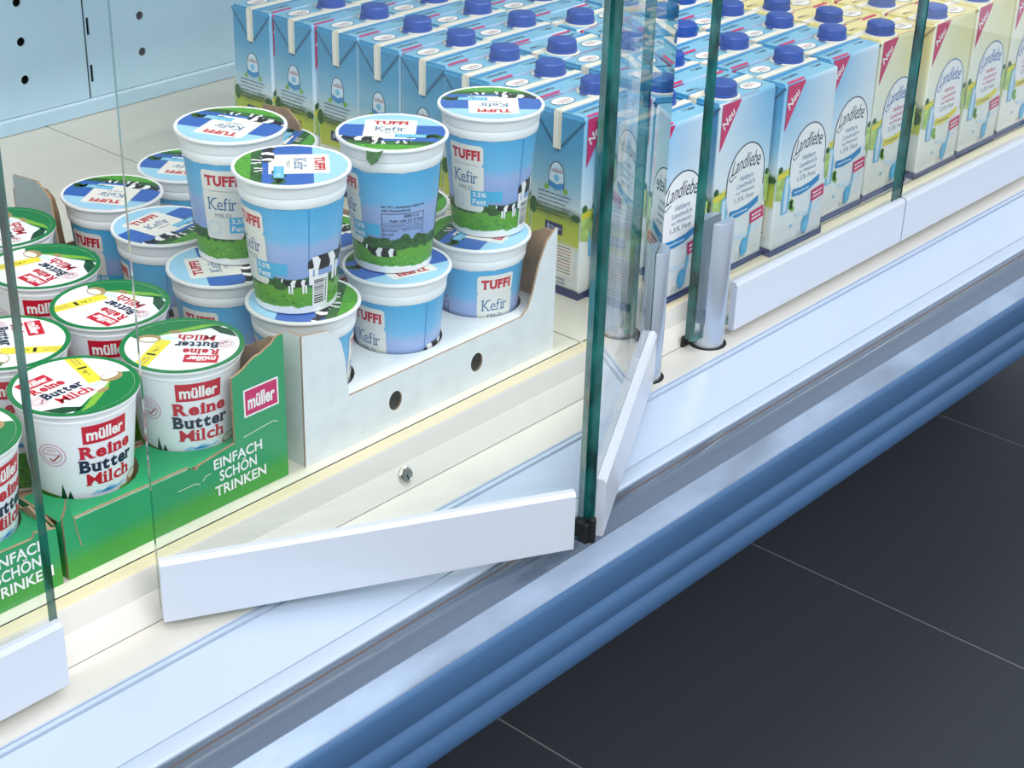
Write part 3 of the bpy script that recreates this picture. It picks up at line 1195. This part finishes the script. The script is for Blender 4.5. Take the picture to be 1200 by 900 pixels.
def carton_front(yellow):
    p = Print()
    cx = 6
    arch = [(cx - 33, 84)] + [(cx - 33 * math.cos(math.pi * k / 18), 100 + 36 * math.sin(math.pi * k / 18)) for k in range(19)] + [(cx + 33, 84)]
    p.poly(arch + [(cx + 26, 70), (cx - 26, 66)], 'white_ink', 0)
    p.line(arch, 1.3, 'blue_ink' if yellow else 'navy_ink', 1)
    # meadow behind the medallion
    p.poly([(-50, 64), (-36, 60), (-28, 62), (-28, 92), (-40, 95), (-50, 93)], 'meadow', 0)
    p.poly([(-50, 90), (-44, 93), (-36, 92), (-30, 96), (-28, 92), (-36, 86), (-50, 86)], 'yellow', 1)
    p.poly([(44, 66), (50, 62), (50, 94), (41, 92)], 'meadow', 0)
    p.poly(circ(-45, 96, 4, 10), 'tree', 1)
    p.poly(circ(45, 96, 3.5, 10), 'tree', 1)
    # lettering
    ink = 'blue_ink' if yellow else 'navy_ink'
    p.tris(fit(glyphs('Landliebe', 0.0), cx - 27, 106, 50, 16, slant=0.25, rise=0.02, arch=3.5), ink, 2)
    p.line([(cx - 27, 107), (cx - 30, 104), (cx - 26, 101), (cx - 18, 106)], 1.0, ink, 2)
    p.text('Haltbare', cx - 11, 97.5, 24, 5.5, 'pink' if yellow else 'kefir_blue', 2, slant=0.2)
    p.text('Landmilch', cx - 15, 90, 32, 5.2, 'pink' if yellow else 'kefir_blue', 2, slant=0.2)
    p.text('aus Weidemilch', cx - 15, 83.5, 32, 4, 'pink' if yellow else 'kefir_blue', 2, slant=0.2)
    p.text('3,5% Fett' if yellow else '1,5% Fett', cx - 17, 74.5, 35, 6, 'grey_ink', 2, slant=0.1)
    rib = [(cx - 24, 60), (cx - 8, 58.5), (cx + 8, 60), (cx + 27, 66), (cx + 27, 73.5), (cx + 8, 68.5), (cx - 8, 67), (cx - 24, 68.5)]
    p.poly(rib, 'yellow' if yellow else 'mid_blue', 3)
    p.words(cx - 20, 62.5, 28, 2, 'grey_ink' if yellow else 'pale_blue', 4, 3)
    # bottle, splash, spoon
    p.poly([(-36, 44), (-24, 44), (-22, 66), (-25, 76), (-26, 86), (-34, 86), (-35, 76), (-38, 66)], 'glass_blue', 2)
    p.poly([(-33, 46), (-27, 46), (-27, 84), (-33, 84)], 'pale_blue', 3)
    for k in range(6):
        a = -0.2 + k * 0.9
        p.poly(circ(-22 + 5 * math.cos(a) + k * 2, 50 + 5 * math.sin(a), 3.2, 8), 'leaf_green', 2)
    pk = Print()
    pk.poly(rect(-12, -6.5, 12, 6.5), 'pink', 5)
    pk.words(-9, 1, 18, 2.2, 'white_ink', 6, 2)
    pk.words(-9, -3.5, 16, 2.2, 'white_ink', 6, 5)
    p.t += pk.turned(0.10, 33, 52).t
    p.poly([(-10, 40), (10, 36), (36, 40), (44, 44), (36, 36), (14, 32), (-4, 34)], 'pale_blue', 1)
    p.poly([(14, 14), (20, 14), (25, 44), (22, 46)], 'glass_blue', 2)
    p.poly(circ(14, 21, 6.5, 16, 10), 'cyan_ink', 3)
    p.poly(circ(15, 22, 3.2, 12, 6), 'glass_blue', 4)
    p.poly(circ(-14, 26, 2, 8), 'glass_blue', 2)
    p.text('1 Liter', 0, 10, 19, 5.5, 'grey_ink', 1, slant=0.25)
    p.poly(rect(-50, 0, 50, 7.5), 'navy', 1)
    p.words(-36, 2.6, 60, 1.8, 'kefir_blue', 2, 9)
    # pink corner flag
    p.poly([(-46, 187), (-14, 187), (-46, 138)], 'pink', 1)
    nn = Print()
    nn.tris(fit(glyphs('Neu', 0.02), -11, -4, 22, 9, slant=0.2), 'white_ink', 2)
    p.t += nn.turned(0.75, -35, 170).t
    return p


def carton_side(yellow):
    p = Print()
    arch = [(-9.5, 110)] + [(-9.5 * math.cos(math.pi * k / 12), 122 + 15 * math.sin(math.pi * k / 12)) for k in range(13)] + [(9.5, 110)]
    p.poly(arch, 'pale_blue', 0)
    p.line(arch, 0.8, 'navy_ink', 1)
    p.poly([(-9, 111), (0, 108), (9, 111), (9, 117), (0, 114), (-9, 117)], 'mid_blue', 1)
    p.tris(fit(serif('Landliebe', 0.0), -7.5, 126, 15, 5), 'deep_red', 1)
    p.poly(circ(0, 120.5, 3.6, 12), 'glass_blue', 1)
    for sx in (-12, 12):
        p.poly(circ(sx, 109, 3, 9), 'leaf_green', 1)
    for k in range(6):
        p.words(-22, 103 - 4.2 * k, 42 - (k % 3) * 3, 1.1, 'navy_ink', 1, 20 + k)
    p.poly(circ(-28, 86, 4.5, 10, 9), 'tree', 0)
    p.poly(circ(26, 85, 6, 10, 4), 'tree', 0)
    p.poly(rect(-12, 63, 10, 74), 'navy', 2)
    p.text('Qualität', -5, 67, 13, 4, 'pale_blue', 3)
    p.line([(-9, 65), (-8, 72), (-6, 66)], 0.8, 'pale_blue', 3)
    p.poly(rect(-27, 20, 26, 54), 'cream_ink', 0)
    for k in range(9):
        p.words(-24, 51 - 3.3 * k, 46, 1.1, 'deep_red' if k in (1, 2, 5, 6) else 'navy_ink', 1, 40 + k)
    for k in range(2):
        p.words(-20, 16 - 4 * k, 36, 1.3, 'grey_ink', 1, 60 + k)
    p.poly(rect(-33, 0, 33, 9), 'navy', 1)
    return p


def carton_side_b(yellow):
    p = Print()
    p.poly(rect(-33, 0, 33, 9), 'navy', 1)
    for k in range(9):
        p.words(-20, 96 - 4 * k, 38, 1.6, 'navy_ink', 1, 70 + k)
    r = random.Random(8)
    p.poly(rect(-18, 24, 14, 46), 'white_ink', 0)
    y = -16.0
    while y < 12:
        w = r.choice((0.6, 1.0, 1.5))
        p.poly(rect(y, 26, y + w, 44), 'navy', 1)
        y += w + r.choice((0.6, 1.0))
    for k in range(3):
        p.words(-22, 18 - 3 * k, 34, 1.3, 'navy_ink', 1, 90 + k)
    p.poly(circ(24, 74, 7, 10, 8), 'tree', 0)
    return p


def carton_top(yellow):
    p = Print()
    p.poly(circ(-24, 17, 15, 24, 10), 'grey_ink', 0)
    p.poly(circ(-24, 17, 14, 24, 9), 'white_ink', 1)
    p.tris(fit(serif('Landliebe', 0.0), -34, 15, 20, 4.5, slant=0.2), 'deep_red', 2)
    p.words(-31, 11.5, 14, 1.6, 'navy_ink', 2, 2)
    p.poly([(-46, -5.5), (20, -5.5), (46, -5.5), (46, -10), (20, -9), (-46, -13)], 'yellow' if yellow else 'mid_blue', 0)
    p.text('Laktosefrei', -40, -21, 30, 6.2, 'navy_ink', 1, slant=0.2)
    p.text('1 Liter', 22, -18, 18, 5.5, 'navy_ink', 1, bold=0.01)
    p.poly([(-46, -32.5), (-16, -32.5), (-12, -28), (-42, -28)], 'pink', 1)
    p.poly([(-18, 32.5), (20, 32.5), (20, 31.8), (-18, 31.8)], 'deep_red', 1)
    return p


def make_carton(yellow):
    k = 'yellow' if yellow else 'blue'
    t = empty('milk_carton', (0, 0, 0))
    hx, hy = CW / 2, CDp / 2
    # body: rings of a rounded rectangle, a little bellied
    b_ = MB()
    rings = [(0.5, -1.2), (3, 0.0), (40, 0.5), (95, 0.9), (150, 0.5), (183, 0.0), (186.6, -0.9), (CH, -2.6)]
    rc = 2.2
    n = 0
    for z, g in rings:
        a, c = hx - 0.4 + g * 0.4, hy - 0.4 + g * 0.4
        ring = []
        for (sx, sy, a0) in ((1, -1, -90), (1, 1, 0), (-1, 1, 90), (-1, -1, 180)):
            for q in range(4):
                an = math.radians(a0 + q * 30)
                ring.append((sx * (a - rc) + rc * math.cos(an), sy * (c - rc) + rc * math.sin(an), z))
        n = len(ring)
        b_.v += ring
    for j in range(len(rings) - 1):
        for i in range(n):
            i2 = (i + 1) % n
            side = i // 4
            isflat = i % 4 == 3
            # flats: after corner 0 -> +x side, 1 -> +y (back), 2 -> -x, 3 -> -y (front)
            nm = 'carton_front_' + k
            if (isflat and side in (0, 2)):
                nm = 'carton_side_' + k
            b_.f.append((j * n + i, j * n + i2, (j + 1) * n + i2, (j + 1) * n + i))
            b_.m.append(b_.mi(nm))
    b_.f.append(tuple((len(rings) - 1) * n + i for i in range(n)))
    b_.m.append(b_.mi('carton_top_' + k))
    b_.f.append(tuple(range(n))[::-1])
    b_.m.append(b_.mi('navy'))
    b_.build('carton_body', t, smooth=40)
    # folded ears on the narrow sides and the sealed seam over the top
    for s in (-1, 1):
        e = MB()
        x0 = s * (hx + 0.0)
        x1 = s * (hx + 1.3)
        zt, zb = CH - 2.5, CH - 38
        vs = [(x0, -hy + 1, zt), (x0, hy - 1, zt), (x0, 0, zb), (x1, -hy + 3, zt - 1), (x1, hy - 3, zt - 1), (x1, 0, zb + 3)]
        e.add(vs, [(3, 4, 5), (0, 1, 4, 3), (1, 2, 5, 4), (2, 0, 3, 5)], 'carton_side_' + k)
        fl = e.build('ear_flap', t)
        q = MB()
        q.box(min(x1, x1 + s * 1.0), max(x1, x1 + s * 1.0), -4.5, 4.5, zb + 1, CH + 0.4, 'seam_white')
        q.box(min(x1 + s * 1.0, x1 + s * 1.4), max(x1 + s * 1.0, x1 + s * 1.4), -0.6, 4.3, zb + 1.6, CH - 1, 'cream_ink')
        q.build('seam_end', fl)
        # dark crease lines
        c = Print()
        c.line([(-hy + 0.6, zt - 1), (0, zb - 1.6), (hy - 0.6, zt - 1)], 1.7, 'crease_blue' if not yellow else 'bowl', 0)
        q = MB()
        c.put_plane(q, (s * (hx + 0.35), 0, 0), (0, -s, 0), (0, 0, 1), (s, 0, 0))
        q.build('crease', fl)
    q = MB()
    q.box(-hx - 1.2, hx + 1.2, -5.0, 4.2, CH - 0.3, CH + 1.1, 'seam_white')
    q.box(-hx - 1.0, hx + 1.0, -5.0, -1.2, CH + 1.1, CH + 1.5, 'cream_ink')
    q.build('top_seam', t)
    pm = MB()
    carton_front(yellow).put_plane(pm, (0, -hy, 0), (1, 0, 0), (0, 0, 1), (0, -1, 0), base=0.4)
    carton_front(yellow).put_plane(pm, (0, hy, 0), (-1, 0, 0), (0, 0, 1), (0, 1, 0), base=0.4)
    carton_side(yellow).put_plane(pm, (-hx, 0, 0), (0, -1, 0), (0, 0, 1), (-1, 0, 0), base=0.4)
    carton_side_b(yellow).put_plane(pm, (hx, 0, 0), (0, 1, 0), (0, 0, 1), (1, 0, 0), base=0.4)
    carton_top(yellow).put_plane(pm, (0, 0, CH), (1, 0, 0), (0, 1, 0), (0, 0, 1), base=0.35)
    pm.build('printed_label', t)
    # screw cap
    cx, cy = 23, 14
    q = MB()
    q.lathe([(19, CH - 0.2), (19, CH + 0.9), (17.5, CH + 1.4)], 'seam_white', 32, cx, cy)
    q.build('cap_base', t, smooth=30)
    q = MB()
    nr = 72
    rows = [(16.4, 1.4), (16.4, 3.2), (15.0, 3.6), (15.0, 4.6), (14.8, 12.2), (13.8, 13.8), (12.0, 14.2), (0.4, 14.3)]
    o = 0
    for r_, z in rows:
        for i in range(nr):
            a = 2 * math.pi * i / nr
            rr = r_ + (0.45 if (i % 2 and 4.0 < z < 13) else 0)
            q.v.append((cx + rr * math.cos(a), cy + rr * math.sin(a), CH + z))
    for j in range(len(rows) - 1):
        for i in range(nr):
            i2 = (i + 1) % nr
            q.f.append((j * nr + i, j * nr + i2, (j + 1) * nr + i2, (j + 1) * nr + i))
            q.m.append(q.mi('cap_blue'))
    q.box(cx - 20.5, cx - 15, cy - 4, cy + 4, CH + 1.5, CH + 3.0, 'cap_blue')
    q.build('screw_cap', t, smooth=25)
    return t


def in_frame(x, y):
    for dx in (-50, 0, 50):
        for z in (SH, SH + 100, SH + 200):
            for dy in (-33, 0, 33):
                u, v = project(x + dx, y + dy, z)
                if 2 < u < 1198 and 2 < v < 898:
                    return True
    return False


ORD = ['first', 'second', 'third', 'fourth', 'fifth', 'sixth', 'seventh', 'eighth', 'ninth', 'tenth', 'eleventh']
cb, cyl = make_carton(False), make_carton(True)
ub, uy_ = [False], [False]
#        left x, front y, yellow?, flipped rows
cols = [(1194, 874, False, ()),
        (1306, 878, False, (0, 3)),
        (1407, 868, False, (3, 4)),
        (1514, 882, False, ()),
        (1620, 884, True, (0, 1, 2, 3)),
        (1727, 878, True, (0, 1)),
        (1834, 880, True, (0,)),
        (1941, 882, True, (0,))]
rc_ = random.Random(21)
for ci, (lx, fy, yel, flips) in enumerate(cols):
    for rj in range(0, 9):
        x = lx + CW / 2 + rc_.uniform(-2, 2)
        y = fy + CDp / 2 + rj * 68.4 + rc_.uniform(-0.8, 0.8)
        if ci == 0:
            x += (0, -16, -6, 2, 8, 12, 12, 10, 8)[rj]
            if rj > 8:
                continue
        if not in_frame(x, y):
            continue
        proto, used = (cyl, uy_) if yel else (cb, ub)
        c = proto if not used[0] else copy_tree(proto)
        used[0] = True
        c.location = W(x, y, SH)
        fl = rj in flips
        c.rotation_euler = (0, 0, (math.pi if fl else 0) + rc_.uniform(-0.012, 0.012))
        colname = 'leftmost column' if ci == 0 else ORD[ci] + ' column from the left'
        rowname = 'front row' if rj == 0 else ORD[rj] + ' row from the front'
        tag(c, '%s milk carton, %s, %s' % ('yellow' if yel else 'light blue', rowname, colname), 'carton',
            'yellow milk cartons in the block' if yel else 'blue milk cartons in the block')
